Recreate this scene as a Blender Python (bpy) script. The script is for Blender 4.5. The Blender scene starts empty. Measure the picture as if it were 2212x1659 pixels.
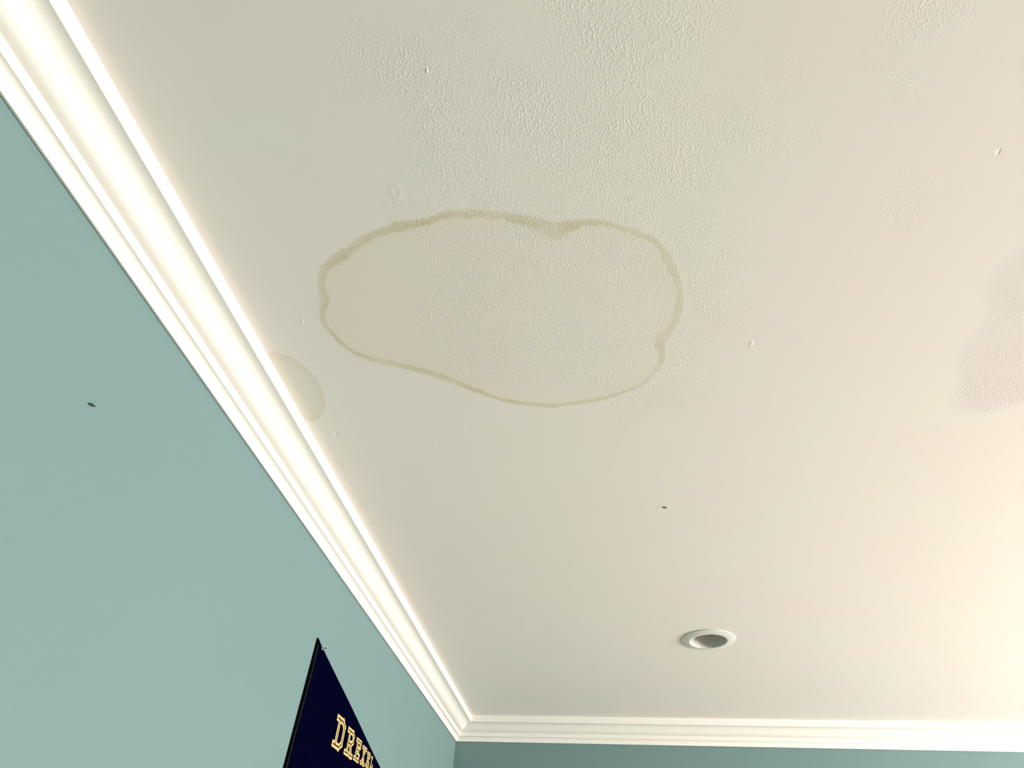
import bpy, math
import numpy as np
from mathutils import Matrix, Vector, noise as mnoise

C = bpy.context.scene.collection
sc = bpy.context.scene
H = 2.44                      # ceiling height
XR = 6.20                     # right wall
YN = -5.0                     # wall behind the camera

# ------------------------------------------------------------------ camera
cam = bpy.data.cameras.new('camera')
cam.sensor_fit = 'HORIZONTAL'
cam.sensor_width = 36.0
cam.lens = 36.0 * 1301.05 / 2212.0
cam.clip_start = 0.02
cam_ob = bpy.data.objects.new('camera', cam)
C.objects.link(cam_ob)
r = Vector((0.99209072, 0.11770689, 0.04360142))
u = Vector((0.04967054, -0.68713986, 0.72482525))
f = Vector((-0.1152772, 0.7169267, 0.68755165))
M = Matrix((( r.x, u.x, -f.x), (r.y, u.y, -f.y), (r.z, u.z, -f.z)))
cam_ob.matrix_world = Matrix.Translation((0.79063, -3.70657, H - 0.95)) @ M.to_4x4()
sc.camera = cam_ob

# ------------------------------------------------------------------ world + window light + exposure
w = bpy.data.worlds.new('daylight'); sc.world = w; w.use_nodes = True
bg = w.node_tree.nodes['Background']
bg.inputs['Color'].default_value = (0.80, 0.90, 1.0, 1); bg.inputs['Strength'].default_value = 1.0

WIN = dict(y0=-3.45, y1=-1.30, z0=0.75, z1=2.05)     # the window opening in the right wall
def area(name, loc, rot, sx, sy, power, col, spread=180):
    l = bpy.data.lights.new(name, 'AREA'); l.shape = 'RECTANGLE'; l.size = sx; l.size_y = sy
    l.energy = power; l.color = col; l.spread = math.radians(spread)
    o = bpy.data.objects.new(name, l); C.objects.link(o); o.location = loc; o.rotation_euler = rot
    return o
area('daylight_at_window', (XR + 0.10, (WIN['y0'] + WIN['y1']) / 2, (WIN['z0'] + WIN['z1']) / 2),
     (0, math.radians(90), 0), WIN['z1'] - WIN['z0'] - .02, WIN['y1'] - WIN['y0'] - .02, 222.0, (1.0, 0.955, 0.93))

vs = sc.view_settings
vs.view_transform = 'Standard'; vs.look = 'None'; vs.gamma = 1.0; vs.use_curve_mapping = False
vs.exposure = 1.18
sc.cycles.max_bounces = 12; sc.cycles.diffuse_bounces = 8
sc.cycles.use_denoising = True

# ------------------------------------------------------------------ helpers
def mat(name, col, rough=0.6, spec=0.3, metallic=0.0):
    m = bpy.data.materials.new(name); m.use_nodes = True
    b = m.node_tree.nodes['Principled BSDF']
    b.inputs['Base Color'].default_value = (*col, 1); b.inputs['Roughness'].default_value = rough
    b.inputs['Specular IOR Level'].default_value = spec; b.inputs['Metallic'].default_value = metallic
    return m

def nodes(m): return m.node_tree.nodes, m.node_tree.links, m.node_tree.nodes['Principled BSDF']

def mottled(m, scale, amount, bump_scale=0, bump_dist=0.0):
    """small colour mottling and paint texture on a plain material"""
    N, L, b = nodes(m)
    co = N.new('ShaderNodeTexCoord'); n = N.new('ShaderNodeTexNoise')
    n.inputs['Scale'].default_value = scale; n.inputs['Detail'].default_value = 3
    L.new(co.outputs['Object'], n.inputs['Vector'])
    mr = N.new('ShaderNodeMapRange'); mr.inputs[1].default_value = .3; mr.inputs[2].default_value = .7
    mr.inputs[3].default_value = 1 - amount; mr.inputs[4].default_value = 1 + amount
    L.new(n.outputs['Fac'], mr.inputs[0])
    mx = N.new('ShaderNodeVectorMath'); mx.operation = 'SCALE'
    mx.inputs[0].default_value = b.inputs['Base Color'].default_value[:3]
    L.new(mr.outputs[0], mx.inputs['Scale']); L.new(mx.outputs[0], b.inputs['Base Color'])
    if bump_scale:
        n2 = N.new('ShaderNodeTexNoise'); n2.inputs['Scale'].default_value = bump_scale; n2.inputs['Detail'].default_value = 2
        L.new(co.outputs['Object'], n2.inputs['Vector'])
        bp = N.new('ShaderNodeBump'); bp.inputs['Distance'].default_value = bump_dist; bp.inputs['Strength'].default_value = 1
        L.new(n2.outputs['Fac'], bp.inputs['Height']); L.new(bp.outputs[0], b.inputs['Normal'])
    return m

def link(name, me, material, parent=None, smooth=False):
    o = bpy.data.objects.new(name, me); C.objects.link(o)
    if material: me.materials.append(material)
    if parent: o.parent = parent
    if smooth:
        me.polygons.foreach_set('use_smooth', [True] * len(me.polygons))
    return o

def mesh(name, verts, faces):
    me = bpy.data.meshes.new(name); me.from_pydata([tuple(v) for v in verts], [], [tuple(q) for q in faces]); me.update()
    return me

class MB:
    def __init__(s): s.v = []; s.f = []
    def box(s, a, b):
        n = len(s.v); x0, y0, z0 = a; x1, y1, z1 = b
        s.v += [(x0,y0,z0),(x1,y0,z0),(x1,y1,z0),(x0,y1,z0),(x0,y0,z1),(x1,y0,z1),(x1,y1,z1),(x0,y1,z1)]
        s.f += [(n,n+3,n+2,n+1),(n+4,n+5,n+6,n+7),(n,n+1,n+5,n+4),(n+1,n+2,n+6,n+5),(n+2,n+3,n+7,n+6),(n+3,n,n+4,n+7)]
    def prism(s, pts, x0, x1):
        """polygon in the (y, z) plane given thickness along x"""
        n = len(s.v); k = len(pts)
        s.v += [(x1, p[0], p[1]) for p in pts] + [(x0, p[0], p[1]) for p in pts]
        s.f += [tuple(range(n, n + k)), tuple(range(n + 2*k - 1, n + k - 1, -1))]
        for i in range(k):
            j = (i + 1) % k; s.f.append((n+i, n+k+i, n+k+j, n+j))
    def lathe(s, prof, seg=96, close=True):
        n = len(s.v); k = len(prof)
        for a in range(seg):
            c, d = math.cos(2*math.pi*a/seg), math.sin(2*math.pi*a/seg)
            s.v += [(p[0]*c, p[0]*d, p[1]) for p in prof]
        for a in range(seg):
            b = (a + 1) % seg
            for i in range(k - 1):
                s.f.append((n+a*k+i, n+a*k+i+1, n+b*k+i+1, n+b*k+i))
        return s
    def build(s, name, material, parent=None, smooth=False):
        return link(name, mesh(name, s.v, s.f), material, parent, smooth)

def structure(o, label=None):
    o['kind'] = 'structure'
    if label: o['label'] = label
    return o
def thing(name, loc, label, cat):
    o = bpy.data.objects.new(name, None); C.objects.link(o); o.location = loc
    o.empty_display_size = .05
    o['label'] = label; o['category'] = cat
    return o

# ------------------------------------------------------------------ materials
m_wall = mottled(mat('teal_wall_paint', (0.152, 0.238, 0.234), 0.75, 0.2), 2.5, 0.012, 230, 0.00018)
m_trim = mottled(mat('white_trim_paint', (0.785, 0.765, 0.71), 0.42, 0.4), 3.0, 0.01)
m_floor = mottled(mat('oak_floor', (0.42, 0.33, 0.25), 0.5, 0.4), 6.0, 0.06)
m_ring = mat('white_enamel', (0.72, 0.72, 0.68), 0.4, 0.4)
m_baffle = mat('satin_reflector', (0.52, 0.52, 0.48), 0.35, 0.5)
m_bulb = mat('frosted_bulb', (0.75, 0.74, 0.70), 0.25, 0.5)
m_felt = mottled(mat('navy_felt', (0.0009, 0.0010, 0.0095), 1.0, 0.0), 90, 0.25, 900, 0.0003)
m_hem = mottled(mat('black_binding', (0.0010, 0.0018, 0.0022), 1.0, 0.0), 90, 0.2)
m_stitch = mat('grey_thread', (0.045, 0.045, 0.055), 0.8, 0.1)
m_gold = mottled(mat('gold_print', (0.62, 0.46, 0.19), 0.7, 0.2), 160, 0.10)
m_inline = mat('maroon_print', (0.045, 0.018, 0.008), 0.8, 0.1)
m_chip = mat('dark_flake', (0.15, 0.135, 0.10), 0.6, 0.3)
m_speck = mat('dark_nick', (0.035, 0.045, 0.038), 0.8, 0.1)
m_glassfr = mat('window_frame_paint', (0.80, 0.80, 0.76), 0.4, 0.4)
m_clear = bpy.data.materials.new('clear_plastic'); m_clear.use_nodes = True
N, L, b = nodes(m_clear); b.inputs['Transmission Weight'].default_value = .9; b.inputs['Roughness'].default_value = 0.08
b.inputs['IOR'].default_value = 1.49; b.inputs['Base Color'].default_value = (.75, .85, .95, 1)

# ceiling paint: flat off-white; per-vertex attributes carry the water stain and where the
# knock-down texture was sprayed
def make_ceiling_mat():
    m = mat('ceiling_paint', (0.765, 0.725, 0.615), 0.9, 0.15)
    N, L, b = nodes(m)
    co = N.new('ShaderNodeTexCoord')
    at = N.new('ShaderNodeAttribute'); at.attribute_name = 'stain'
    mot = N.new('ShaderNodeTexNoise'); mot.inputs['Scale'].default_value = 3.2; mot.inputs['Detail'].default_value = 2
    L.new(co.outputs['Object'], mot.inputs['Vector'])
    mr = N.new('ShaderNodeMix'); mr.data_type = 'RGBA'
    mr.inputs['A'].default_value = (0.835, 0.785, 0.745, 1); mr.inputs['B'].default_value = (0.82, 0.80, 0.745, 1)
    r2 = N.new('ShaderNodeMapRange'); r2.inputs[1].default_value = .38; r2.inputs[2].default_value = .62
    L.new(mot.outputs['Fac'], r2.inputs[0]); L.new(r2.outputs[0], mr.inputs['Factor'])
    mu = N.new('ShaderNodeMix'); mu.data_type = 'RGBA'; mu.blend_type = 'MULTIPLY'; mu.inputs['Factor'].default_value = 1
    L.new(mr.outputs['Result'], mu.inputs['A']); L.new(at.outputs['Color'], mu.inputs['B'])
    L.new(mu.outputs['Result'], b.inputs['Base Color'])
    # bump
    ar = N.new('ShaderNodeAttribute'); ar.attribute_name = 'rough'
    n1 = N.new('ShaderNodeTexNoise'); n1.inputs['Scale'].default_value = 270; n1.inputs['Detail'].default_value = 2.0; n1.inputs['Roughness'].default_value = .5
    L.new(co.outputs['Object'], n1.inputs['Vector'])
    c1 = N.new('ShaderNodeMapRange'); c1.interpolation_type = 'SMOOTHSTEP'
    c1.inputs[1].default_value = .47; c1.inputs[2].default_value = .70
    L.new(n1.outputs['Fac'], c1.inputs[0])
    big = N.new('ShaderNodeTexNoise'); big.inputs['Scale'].default_value = 9; big.inputs['Detail'].default_value = 2
    L.new(co.outputs['Object'], big.inputs['Vector'])
    c2 = N.new('ShaderNodeMapRange'); c2.inputs[1].default_value = .35; c2.inputs[2].default_value = .62; c2.inputs[3].default_value = .45
    L.new(big.outputs['Fac'], c2.inputs[0])
    h = N.new('ShaderNodeMath'); h.operation = 'MULTIPLY'; L.new(c1.outputs[0], h.inputs[0]); L.new(ar.outputs['Fac'], h.inputs[1])
    h1 = N.new('ShaderNodeMath'); h1.operation = 'MULTIPLY'; L.new(h.outputs[0], h1.inputs[0]); L.new(c2.outputs[0], h1.inputs[1])
    # dents, nail pops and drips: (x, y, radius, height mm)
    last = h1.outputs[0]
    for (x, y, rx, ry, hh) in [(0.487,-3.210,.016,.022,.42), (0.487,-3.210,.009,.013,-.40), (0.212,-2.940,.003,.010,.55),
                               (0.157,-2.563,.008,.012,-.55), (0.491,-2.571,.004,.007,.5), (1.459,-3.188,.004,.008,-.45),
                               (0.584,-3.399,.0035,.004,1.0), (1.146,-2.802,.006,.012,.4)]:
        sub = N.new('ShaderNodeVectorMath'); sub.operation = 'SUBTRACT'; sub.inputs[1].default_value = (x, y, H)
        L.new(co.outputs['Object'], sub.inputs[0])
        dv = N.new('ShaderNodeVectorMath'); dv.operation = 'DIVIDE'; dv.inputs[1].default_value = (rx, ry, 1)
        L.new(sub.outputs[0], dv.inputs[0])
        ln = N.new('ShaderNodeVectorMath'); ln.operation = 'LENGTH'; L.new(dv.outputs[0], ln.inputs[0])
        g = N.new('ShaderNodeMapRange'); g.interpolation_type = 'SMOOTHSTEP'
        g.inputs[1].default_value = 0; g.inputs[2].default_value = 1.0; g.inputs[3].default_value = hh * 4; g.inputs[4].default_value = 0
        L.new(ln.outputs['Value'], g.inputs[0])
        ad = N.new('ShaderNodeMath'); ad.operation = 'ADD'; L.new(last, ad.inputs[0]); L.new(g.outputs[0], ad.inputs[1]); last = ad.outputs[0]
    bp = N.new('ShaderNodeBump'); bp.inputs['Strength'].default_value = 1.0; bp.inputs['Distance'].default_value = 0.00038
    L.new(last, bp.inputs['Height']); L.new(bp.outputs[0], b.inputs['Normal'])
    return m
m_ceil = make_ceiling_mat()

# ------------------------------------------------------------------ ceiling with its water stains
RING = [(0.291, -3.045, 6.3), (0.303, -3.063, 6.7), (0.32, -3.076, 7.0), (0.341, -3.088, 9.2), (0.358, -3.097, 8.9), (0.375, -3.108, 7.3), (0.391, -3.118, 7.2), (0.412, -3.127, 7.1), (0.432, -3.134, 7.0), (0.451, -3.139, 8.0), (0.474, -3.143, 9.0), (0.496, -3.146, 8.5), (0.518, -3.148, 7.0), (0.54, -3.153, 6.0), (0.558, -3.158, 6.0), (0.576, -3.161, 6.5), (0.596, -3.159, 7.1), (0.621, -3.157, 6.6), (0.645, -3.153, 6.7), (0.665, -3.149, 6.2), (0.685, -3.142, 8.4), (0.705, -3.136, 10.0), (0.725, -3.128, 11.2), (0.745, -3.118, 13.0), (0.757, -3.11, 16.1), (0.77, -3.114, 14.2), (0.787, -3.117, 9.1), (0.807, -3.121, 6.0), (0.832, -3.12, 5.5), (0.856, -3.113, 5.6), (0.881, -3.102, 5.2), (0.905, -3.09, 5.2), (0.926, -3.078, 5.1), (0.944, -3.061, 5.3), (0.955, -3.042, 6.5), (0.964, -3.022, 7.2), (0.974, -2.999, 6.7), (0.984, -2.974, 4.3), (0.99, -2.952, 4.5), (0.99, -2.923, 6.7), (0.989, -2.899, 7.0), (0.985, -2.873, 6.9), (0.976, -2.851, 7.8), (0.965, -2.833, 10.6), (0.959, -2.819, 10.0), (0.963, -2.803, 7.6), (0.966, -2.785, 5.1), (0.963, -2.76, 5.8), (0.955, -2.736, 4.9), (0.94, -2.713, 4.0), (0.921, -2.688, 3.8), (0.888, -2.672, 4.1), (0.851, -2.657, 5.1), (0.802, -2.644, 5.0), (0.759, -2.638, 5.5), (0.715, -2.634, 6.0), (0.671, -2.642, 6.1), (0.628, -2.653, 5.7), (0.592, -2.669, 4.7), (0.566, -2.685, 5.6), (0.537, -2.705, 6.5), (0.508, -2.726, 7.2), (0.479, -2.746, 7.6), (0.455, -2.762, 8.3), (0.421, -2.778, 7.6), (0.392, -2.79, 7.6), (0.363, -2.803, 7.0), (0.335, -2.815, 6.0), (0.311, -2.827, 6.1), (0.291, -2.847, 5.0), (0.277, -2.867, 4.9), (0.265, -2.894, 4.6), (0.258, -2.92, 4.7), (0.257, -2.938, 4.7), (0.261, -2.959, 5.0), (0.271, -2.976, 6.7), (0.279, -2.994, 8.5), (0.281, -3.011, 7.2), (0.284, -3.028, 6.0)]
SMALL = [(0.107, -2.857), (0.122, -2.854), (0.144, -2.841), (0.162, -2.818), (0.174, -2.791), (0.181, -2.756), (0.181, -2.724), (0.174, -2.691), (0.16, -2.658), (0.138, -2.63), (0.121, -2.617), (0.109, -2.612), (0.105, -2.62)]
ROUGH = [([(0.521, -3.084), (0.453, -2.912), (0.436, -2.819), (0.516, -2.769), (0.563, -2.736), (0.803, -2.672), (0.823, -2.588), (0.934, -2.554), (1.048, -2.622), (1.085, -2.783), (1.082, -2.977), (1.084, -3.019), (1.032, -3.11), (1.045, -3.187), (1.087, -3.245), (1.0, -3.325), (0.989, -3.479), (0.813, -3.499), (0.746, -3.439), (0.664, -3.465), (0.617, -3.429), (0.497, -3.466), (0.472, -3.412), (0.491, -3.377), (0.523, -3.331), (0.53, -3.236), (0.453, -3.164)], 1.0, .06), ([(1.695, -2.87), (1.602, -2.878), (1.616, -2.742), (1.614, -2.644), (1.644, -2.565), (1.73, -2.535), (1.825, -2.599)], 1.0, .03), ([(1.227, -3.448), (1.316, -3.423), (1.346, -3.376), (1.295, -3.352), (1.304, -3.307), (1.28, -3.303), (1.255, -3.344), (1.223, -3.389)], .55, .04), ([(1.308, -3.154), (1.365, -3.132), (1.399, -3.077), (1.392, -3.031), (1.331, -3.055)], .6, .03), ([(1.046, -3.334), (1.111, -3.333), (1.172, -3.237), (1.134, -3.218), (1.073, -3.247)], .35, .05)]
PINK = [(1.647, -2.969), (1.568, -2.956), (1.575, -2.821), (1.603, -2.66), (1.635, -2.55), (1.726, -2.543), (1.81, -2.63)]

def catmull(pts, n):
    pts = np.array(pts, float); k = len(pts); out = []
    for i in range(k):
        p0, p1, p2, p3 = pts[i-1], pts[i], pts[(i+1) % k], pts[(i+2) % k]
        for t in np.arange(n) / n:
            out.append(.5*((2*p1) + (-p0+p2)*t + (2*p0-5*p1+4*p2-p3)*t*t + (-p0+3*p1-3*p2+p3)*t**3))
    return np.array(out)
def seg_dist(P, A, W=None):
    """distance from the points P to the closed polyline A, nearest half width, inside mask"""
    best = np.full(len(P), 1e9); wid = np.zeros(len(P)); ins = np.zeros(len(P), bool); k = len(A)
    for i in range(k):
        a, b = A[i, :2], A[(i+1) % k, :2]; d = b - a; L2 = d @ d
        if L2 < 1e-14: continue
        t = np.clip(((P - a) @ d) / L2, 0, 1)
        q = a + t[:, None]*d; dist = np.hypot(*(P - q).T)
        mk = dist < best; best[mk] = dist[mk]
        if W is not None: wid[mk] = (W[i]*(1-t) + W[(i+1) % k]*t)[mk]
        c = (a[1] > P[:, 1]) != (b[1] > P[:, 1])
        xi = a[0] + (P[:, 1]-a[1]) / (b[1]-a[1] if b[1] != a[1] else 1e-12) * d[0]
        ins ^= c & (P[:, 0] < xi)
    return best, wid, ins
def sm(e0, e1, x):
    t = np.clip((x-e0)/(e1-e0), 0, 1); return t*t*(3-2*t)

def graded(lo, a, b, hi, fine, mid, coarse_to=None):
    return np.unique(np.round(np.concatenate([np.linspace(lo, a, max(2, int(round((a-lo)/mid))+1)),
            np.linspace(a, b, int(round((b-a)/fine))+1), np.linspace(b, hi, max(2, int(round((hi-b)/mid))+1))]), 5))
xs = np.unique(np.concatenate([[-0.0], graded(0.09, 0.235, 1.02, 2.10, .0022, .014), np.linspace(2.10, XR, 12)]))
xs = xs[~((xs > 0.0905) & (xs < 0.2345))]
xs = np.unique(np.concatenate([xs, np.linspace(0.090, 0.235, 40)]))
xs = xs[np.concatenate([[True], np.diff(xs) > 2e-4])]
ys = np.unique(np.concatenate([np.linspace(YN, -3.58, 8), graded(-3.58, -3.20, -2.58, -0.90, .0024, .014), np.linspace(-0.90, 0, 8)]))
ys = ys[np.concatenate([[True], np.diff(ys) > 2e-4])]
nx, ny = len(xs), len(ys)
X, Y = np.meshgrid(xs, ys); P = np.stack([X.ravel(), Y.ravel()], 1)
rng = np.random.default_rng(3)
def vnoise(P, s, seed):                                   # smooth value noise over the plane
    g = np.random.default_rng(seed).random((256, 256))
    q = P*s + 100; i = np.floor(q).astype(int); t = q - i; t = t*t*(3-2*t); i &= 255; j = (i+1) & 255
    a = g[i[:,0], i[:,1]]*(1-t[:,0]) + g[j[:,0], i[:,1]]*t[:,0]
    b = g[i[:,0], j[:,1]]*(1-t[:,0]) + g[j[:,0], j[:,1]]*t[:,0]
    return a*(1-t[:,1]) + b*t[:,1] - .5
col = np.ones((len(P), 3)); rough = np.full(len(P), .05)
R = catmull([(a, b, c) for a, b, c in RING], 3)
near = (P[:,0] > .2) & (P[:,0] < 1.04) & (P[:,1] > -3.22) & (P[:,1] < -2.56)
Q = P[near]
jit = vnoise(Q, 190, 1)*.0035 + vnoise(Q, 70, 2)*.003
d, wd, ins = seg_dist(Q, R[:, :2], R[:, 2]/1000)
sd = np.where(ins, -d, d) + jit                           # negative inside
edge = sm(1.25, .70, sd/np.maximum(wd, 1e-4)) * sm(-1.75, -.75, sd/np.maximum(wd, 1e-4))
edge *= .85 + .5*vnoise(Q, 26, 5) + .25*vnoise(Q, 160, 6)
fade = 1 - .34*sm(.62, .98, Q[:,0]) - .10*sm(.0, 1, 0*Q[:,0])
edge = np.clip(edge*fade*(1 - .35*np.exp(-(np.hypot(Q[:,0]-.757, Q[:,1]+3.100)/.022)**2)), 0, 1.1)
inner = sm(.0, -.004, sd)
wash = inner*(.55*sm(.80, .40, Q[:,0]) + .42 + .45*sm(.06, .0, d)*.6)
c = np.ones((len(Q), 3))
c *= 1 - wash[:, None]*np.array([.024, .040, .085])
c *= 1 - edge[:, None]*np.array([.180, .202, .330])
col[near] = c
ring_in = np.zeros(len(P), bool); ring_in[near] = sd < wd*1.3
S = catmull([(a, b) for a, b in SMALL + [(0.03, -2.64), (0.02, -2.74), (0.04, -2.83)]], 5)
near2 = (P[:,0] < .24) & (P[:,1] > -2.92) & (P[:,1] < -2.55)
Q = P[near2]; d, _, ins = seg_dist(Q, S); sd2 = np.where(ins, -d, d) + vnoise(Q, 150, 9)*.002
k = sm(.0014, -.0014, sd2)*(.45 + .60*sm(.040, .0, d))  # stain darkest at its rim; paler inward, the moulding's glow put into the colour
col[near2] *= 1 - k[:, None]*np.array([.085, .100, .175])
small_in = np.zeros(len(P), bool); small_in[near2] = sd2 < .0025
for poly, amt, soft in ROUGH:
    A = catmull(poly, 3); mn = A.min(0) - .15; mx = A.max(0) + .15
    nr = ((P > mn) & (P < mx)).all(1); Q = P[nr]
    d, _, ins = seg_dist(Q, A); sdd = np.where(ins, -d, d) + vnoise(Q, 14, 21)*.07
    rough[nr] = np.maximum(rough[nr], amt*sm(soft, -soft, sdd))
A = catmull(PINK, 3); mn = A.min(0) - .15; mx = A.max(0) + .15; nr = ((P > mn) & (P < mx)).all(1); Q = P[nr]
d, _, ins = seg_dist(Q, A); sdd = np.where(ins, -d, d) + vnoise(Q, 12, 31)*.05
col[nr] *= 1 - sm(.02, -.03, sdd)[:, None]*np.array([.055, .085, .045])

LC = (1.2400, -1.1869)                                      # recessed light
idx = np.arange(nx*ny).reshape(ny, nx)
a = idx[:-1, :-1].ravel(); quads = np.stack([a, a+nx, a+nx+1, a+1], 1)      # faces look down
cen = P[quads].mean(1)
hole = np.hypot(cen[:,0]-LC[0], cen[:,1]-LC[1]) < .083
f_ring = ring_in[quads].any(1) & ~hole
f_small = small_in[quads].any(1) & ~hole
def sub_mesh(name, sel, parent=None):
    q = quads[sel]; used = np.unique(q); mp = np.full(nx*ny, -1); mp[used] = np.arange(len(used)); q = mp[q]
    me = bpy.data.meshes.new(name); me.vertices.add(len(used)); me.loops.add(q.size); me.polygons.add(len(q))
    co = np.zeros((len(used), 3), np.float32); co[:, :2] = P[used]; co[:, 2] = H
    me.vertices.foreach_set('co', co.ravel()); me.loops.foreach_set('vertex_index', q.ravel().astype(np.int32))
    me.polygons.foreach_set('loop_start', np.arange(0, q.size, 4, dtype=np.int32)); me.update(calc_edges=True)
    at = me.attributes.new('stain', 'FLOAT_COLOR', 'POINT')
    cc = np.ones((len(used), 4), np.float32); cc[:, :3] = col[used]; at.data.foreach_set('color', cc.ravel())
    ar = me.attributes.new('rough', 'FLOAT', 'POINT'); ar.data.foreach_set('value', rough[used].astype(np.float32))
    me.validate(); return link(name, me, m_ceil, parent)
ceiling = structure(sub_mesh('ceiling', ~(hole | f_ring | f_small)), 'off-white painted ceiling with roughly sprayed texture patches')
o = sub_mesh('water_stain', f_ring, ceiling); o['label'] = 'large kidney-shaped water stain with a tan ring'
o = sub_mesh('water_stain', f_small, ceiling); o['label'] = 'small half-round beige water stain against the crown moulding'

# ------------------------------------------------------------------ walls and floor
T = 0.12
mb = MB(); mb.box((-T, YN-T, -.0), (0, T, H+.05)); structure(mb.build('wall_left', m_wall), 'pale teal wall')
mb = MB(); mb.box((0, 0, 0), (XR, T, H+.05)); structure(mb.build('wall_back', m_wall), 'teal wall at the far end')
mb = MB(); mb.box((0, YN-T, 0), (XR, YN, H+.05)); structure(mb.build('wall_front', m_wall))
mb = MB()
mb.box((XR, YN-T, 0), (XR+T, WIN['y0'], H+.05)); mb.box((XR, WIN['y1'], 0), (XR+T, T, H+.05))
mb.box((XR, WIN['y0'], 0), (XR+T, WIN['y1'], WIN['z0'])); mb.box((XR, WIN['y0'], WIN['z1']), (XR+T, WIN['y1'], H+.05))
structure(mb.build('wall_right', m_wall))
mb = MB(); mb.box((-T, YN-T, -.1), (XR+T, T, 0)); structure(mb.build('floor', m_floor))
# window frame in the right wall (outside the picture)
mb = MB()
y0, y1, z0, z1 = WIN['y0'], WIN['y1'], WIN['z0'], WIN['z1']
mb.box((XR-.015, y0-.07, z0-.07), (XR, y1+.07, z0)); mb.box((XR-.015, y0-.07, z1), (XR, y1+.07, z1+.07))
mb.box((XR-.015, y0-.07, z0), (XR, y0, z1)); mb.box((XR-.015, y1, z0), (XR, y1+.07, z1))
structure(mb.build('window_1', m_glassfr))

# ------------------------------------------------------------------ crown moulding
PROF = [(0.0, -.1000), (.0016, -.1000), (.0016, -.1068), (.0062, -.1072), (.0066, -.1040), (.0072, -.1000), (.0084, -.0955),
        (.0105, -.0915), (.0138, -.0880), (.0178, -.0860), (.0215, -.0852), (.0245, -.0850),
        (.0252, -.0842), (.0252, -.0672), (.0262, -.0664), (.0300, -.0662), (.0345, -.0655), (.0395, -.0638), (.0445, -.0606),
        (.0490, -.0565), (.0535, -.0517), (.0580, -.0468), (.0625, -.0422), (.0670, -.0383), (.0720, -.0350), (.0775, -.0327),
        (.0830, -.0314), (.0885, -.0308), (.0932, -.0306), (.0940, -.0298), (.0958, -.0002), (.0958, 0.0)]
def crown(name, path, label):
    """path(out) gives the two ends of the run for a profile point standing out from the wall"""
    v = []; fc = []
    n = len(PROF)
    for (o_, z) in PROF:
        a, b = path(o_); v += [(a[0], a[1], H+z), (b[0], b[1], H+z)]
    for i in range(n-1): fc.append((2*i, 2*i+1, 2*i+3, 2*i+2))
    me = mesh(name, v, fc); o = link(name, me, m_trim)
    bmx = me.polygons
    # smooth the curved runs only
    for i, p in enumerate(bmx): p.use_smooth = (3 <= i <= 10) or (14 <= i <= 27)
    for e in me.edges: e.use_edge_sharp = False
    sharp = {3, 11, 13, 14, 28, 12, 30}
    for e in me.edges:
        a, b = e.vertices
        if a//2 == b//2 and (a//2) in {3, 11, 12, 13, 28, 29}: e.use_edge_sharp = True
    structure(o, label); return o
crown('trim_1', lambda o: ((o, YN+o), (o, -o)), 'white crown moulding along the left wall')
crown('trim_2', lambda o: ((o, -o), (XR-o, -o)), 'white crown moulding along the far wall')

# ------------------------------------------------------------------ recessed light
dl = thing('recessed_light', (LC[0], LC[1], H), 'round white recessed light set in the ceiling near the far wall, switched off', 'ceiling light')
ring = MB().lathe([(.0720, .012), (.0720, -.0060), (.0712, -.0078), (.0700, -.0086), (.0735, -.0092), (.0765, -.0090), (.0850, -.0078), (.0960, -.0057), (.1020, -.0036), (.1040, -.0032), (.1045, -.0028), (.1045, -.0013), (.1000, -.0013), (.1000, -.0001)][1:])
ring.build('trim_ring', m_ring, dl, True)
bf = MB().lathe([(.0700, -.0086), (.0690, -.0060), (.0685, .002), (.0670, .020), (.0650, .045), (.0620, .075), (.0560, .098), (.0400, .112), (.0200, .118), (.0001, .119)])
bf.build('reflector', m_baffle, dl, True)
bl = MB().lathe([(.0001, .052), (.020, .0535), (.034, .058), (.041, .066), (.043, .075), (.040, .086), (.030, .102), (.024, .1155)])
bl.build('bulb', m_bulb, dl, True)

# ------------------------------------------------------------------ pennant on the left wall
PY, PZ = -2.034, -.314
pen = thing('pennant', (0, PY, H-.656), 'navy felt pennant lettered DREXEL in gold, hanging flat on the teal wall', 'pennant')
def wloc(y, z): return (y - PY, z + .656)                 # wall coordinates -> pennant coordinates
TOP, BOT, TIP = (PY, -.314), (PY - .004, -.656), (PY + .790, -.4855)
def edge_z(y, top=True):
    a = TOP if top else BOT; t = (y - a[0])/(TIP[0]-a[0]); s = a[1] + (TIP[1]-a[1])*t
    return s
def bow(y, z):                                            # the felt stands a few mm off the wall and ripples
    return .0042 + .0012*math.sin(y*11+1.0) * (1 - .5*abs(z+.4855)/.17) + -.0007*math.sin(z*19+y*6)
HEM = .022
def felt_patch(name, y0, y1, n, k, thick, lift, material, parent, notch=False):
    v = []; fc = []
    for i in range(n+1):
        y = y0 + (y1-y0)*i/n
        zt, zb = edge_z(y), edge_z(y, False)
        if notch:
            g = math.exp(-((y-(-1.988))/.0080)**2); zt -= .0075*g
        for j in range(k+1):
            z = zt + (zb-zt)*j/k; p = wloc(y, z); x = bow(y, z) + lift
            v.append((x, p[0], p[1]))
    m1 = len(v); v += [(a-thick, b, c) for a, b, c in v]
    W = k+1
    for i in range(n):
        for j in range(k):
            q = i*W+j; fc.append((q, q+1, q+W+1, q+W)); fc.append((m1+q, m1+q+W, m1+q+W+1, m1+q+1))
    for i in range(n):
        q = i*W; fc.append((q, q+W, m1+q+W, m1+q)); q += k; fc.append((q, m1+q, m1+q+W, q+W))
    for j in range(k):
        fc.append((j, m1+j, m1+j+1, j+1)); q = n*W+j; fc.append((q, q+1, m1+q+1, m1+q))
    return link(name, mesh(name, v, fc), material, parent, False)
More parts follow.
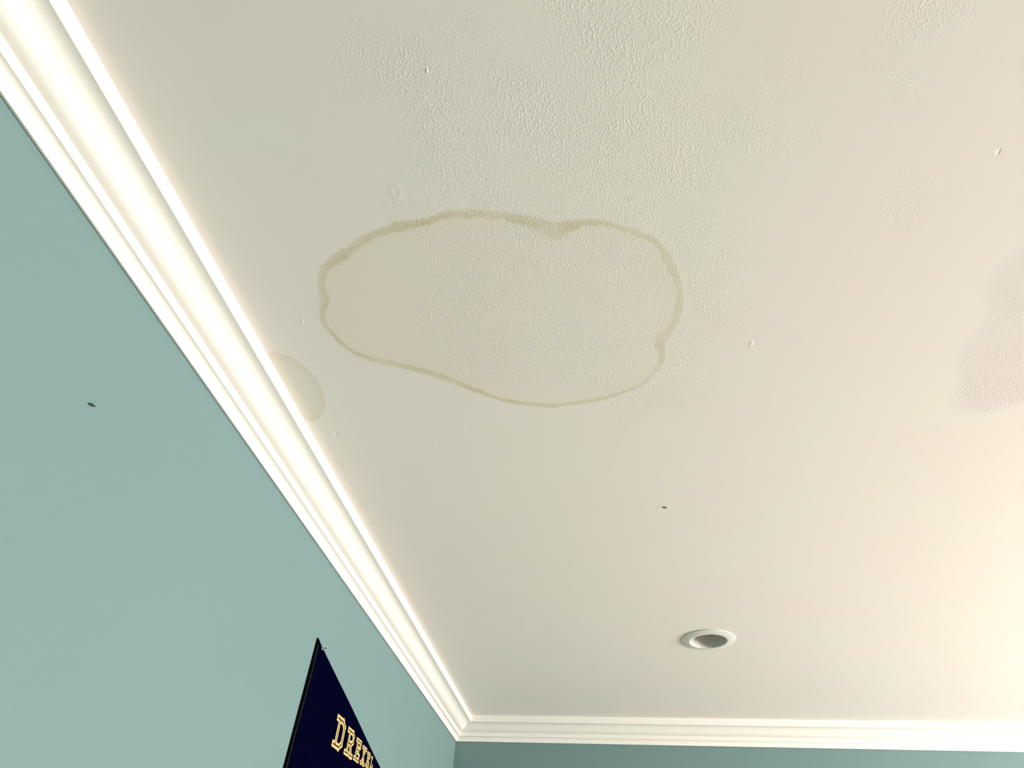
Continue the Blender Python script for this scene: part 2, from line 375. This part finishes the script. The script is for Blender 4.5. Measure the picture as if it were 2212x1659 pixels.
felt_patch('felt_body', PY + .004, PY + .786, 200, 24, .0012, 0, m_felt, pen, True)
felt_patch('hoist_binding', PY, PY + HEM, 6, 40, .0030, .0010, m_hem, pen)['label'] = 'black binding along the upright edge'
# line of pale stitching down the binding
st = MB(); z = edge_z(PY+.012) - .012
while z > -.648:
    y = PY + .0125 - .0010*math.sin(z*20)
    p = wloc(y, z); x = bow(y, z) + .0011
    st.box((x, p[0]-.0010, p[1]-.0085), (x+.0004, p[0]+.0010, p[1])); z -= .0100
st.build('stitching', m_stitch, pen)

# slab letters: centre lines in a 1 x 1 cell, drawn wide in gold and again thin in maroon
G = {
 'D': [[(.16,1),(.62,1),(.86,.82),(.86,.18),(.62,0),(.16,0)], [(.22,1),(.22,0)], [(0,1),(.3,1)], [(0,0),(.3,0)]],
 'R': [[(.12,1),(.66,1),(.84,.86),(.84,.62),(.66,.48),(.24,.48)], [(.24,1),(.24,0)], [(0,1),(.3,1)], [(0,0),(.42,0)], [(.55,.48),(.86,0)], [(.72,0),(1,0)]],
 'E': [[(0,1),(.9,1),(.9,.74)], [(.22,1),(.22,0)], [(0,0),(.9,0),(.9,.26)], [(.22,.52),(.66,.52)], [(.62,.64),(.62,.40)]],
 'X': [[(.14,1),(.86,0)], [(.86,1),(.14,0)], [(0,1),(.32,1)], [(.68,1),(1,1)], [(0,0),(.32,0)], [(.68,0),(1,0)]],
 'L': [[(.22,1),(.22,0)], [(0,1),(.44,1)], [(0,0),(.92,0),(.92,.30)]],
}
LET = [('D', -1.757, -1.662, -.4405, -.5265), ('R', -1.649, -1.566, -.4475, -.5235), ('E', -1.554, -1.491, -.4550, -.5190),
       ('X', -1.481, -1.430, -.4610, -.5155), ('E', -1.421, -1.381, -.4660, -.5115), ('L', -1.372, -1.338, -.4695, -.5080)]
def stroke(mb, a, b, w, lift, th):
    dx, dz = b[0]-a[0], b[1]-a[1]; l = math.hypot(dx, dz); tx, tz = dx/l, dz/l
    e = w*.5; nx_, nz = -tz*e, tx*e
    pts = [(a[0]-tx*e+nx_, a[1]-tz*e+nz), (a[0]-tx*e-nx_, a[1]-tz*e-nz), (b[0]+tx*e-nx_, b[1]+tz*e-nz), (b[0]+tx*e+nx_, b[1]+tz*e+nz)]
    n = len(mb.v)
    for lv in (0, 1):
        for (y, z) in pts:
            p = wloc(y, z); mb.v.append((bow(y, z) + lift + th*lv, p[0], p[1]))
    mb.f += [(n+4, n+5, n+6, n+7), (n, n+3, n+2, n+1)]
    for i in range(4):
        j = (i+1) % 4; mb.f.append((n+i, n+j, n+4+j, n+4+i))
for ch, ya, yb, zt, zb in LET:
    ya -= .010; yb -= .010
    gold = MB(); inl = MB(); hh = zt-zb; w = hh*.205; q = 0
    for path in G[ch]:
        pp = [(ya + w/2 + (yb-ya-w)*a, zb + w/2 + (hh-w)*b_) for a, b_ in path]
        for a, b_ in zip(pp[:-1], pp[1:]):
            n = max(1, int(math.hypot(b_[0]-a[0], b_[1]-a[1])/.02))
            for i in range(n):
                s_ = (a[0]+(b_[0]-a[0])*i/n, a[1]+(b_[1]-a[1])*i/n); e_ = (a[0]+(b_[0]-a[0])*(i+1)/n, a[1]+(b_[1]-a[1])*(i+1)/n)
                q += 1
                stroke(gold, s_, e_, w, .0003 + q*.000004, .0004)
                stroke(inl, s_, e_, w*.25, .0009 + q*.000004, .00015)
    lo = gold.build('letter', m_gold, pen); lo['label'] = 'gold letter ' + ch
    inl.build('inline', m_inline, lo)

# clear push pin holding the upper corner
pp = thing('push_pin', (0, -1.990, H-.3255), 'small clear push pin at the upper corner of the pennant', 'push pin')
hd = MB().lathe([(.0001, .0), (.0050, .0), (.0054, .0012), (.0030, .0030), (.0028, .0080), (.0042, .0100), (.0044, .0112), (.0001, .0118)], 32)
o = hd.build('pin_head', m_clear, pp, True); o.rotation_euler = (0, math.radians(90), 0); o.location = (.0075, 0, 0)
ns = MB().lathe([(.0001, -.0115), (.0006, -.009), (.0006, .001), (.0001, .0012)], 12)
o = ns.build('needle', m_stitch, pp, True); o.rotation_euler = (0, math.radians(90), 0); o.location = (.0075, 0, 0)

# loose flake hanging from the ceiling
fl = MB()
pts = [(-.0085, -.0012), (-.002, -.0028), (.0060, -.0020), (.0085, .0006), (.003, .0022), (-.004, .0016)]
n = len(pts)
pts = [(a*.75, b*.8) for a, b in pts]
fl.v = [(a, b, 0.0) for a, b in pts] + [(a*.8+.001, b*.7, -.0045 - .0015*math.sin(i)) for i, (a, b) in enumerate(pts)]
fl.f = [tuple(range(n)), tuple(range(2*n-1, n-1, -1))] + [(i, i+n, (i+1) % n+n, (i+1) % n) for i in range(n)]
o = fl.build('paint_flake', m_chip); o.location = (1.007, -2.176, H)
o['label'] = 'tiny dark flake stuck to the plain ceiling between the stain and the recessed light'; o['category'] = 'flake'
# nick in the teal wall
nk = MB()
pts = [(-.010, -.0035), (-.003, -.0048), (.006, -.0005), (.011, .0042), (.004, .0040), (-.004, .0018)]
nk.prism([(a*.8, b*.8) for a, b in pts], 0, .0012)
o = nk.build('wall_speck', m_speck); o.location = (0, -3.064, H-.333)
o['label'] = 'tiny dark speck on the teal wall below the crown moulding'; o['category'] = 'speck'
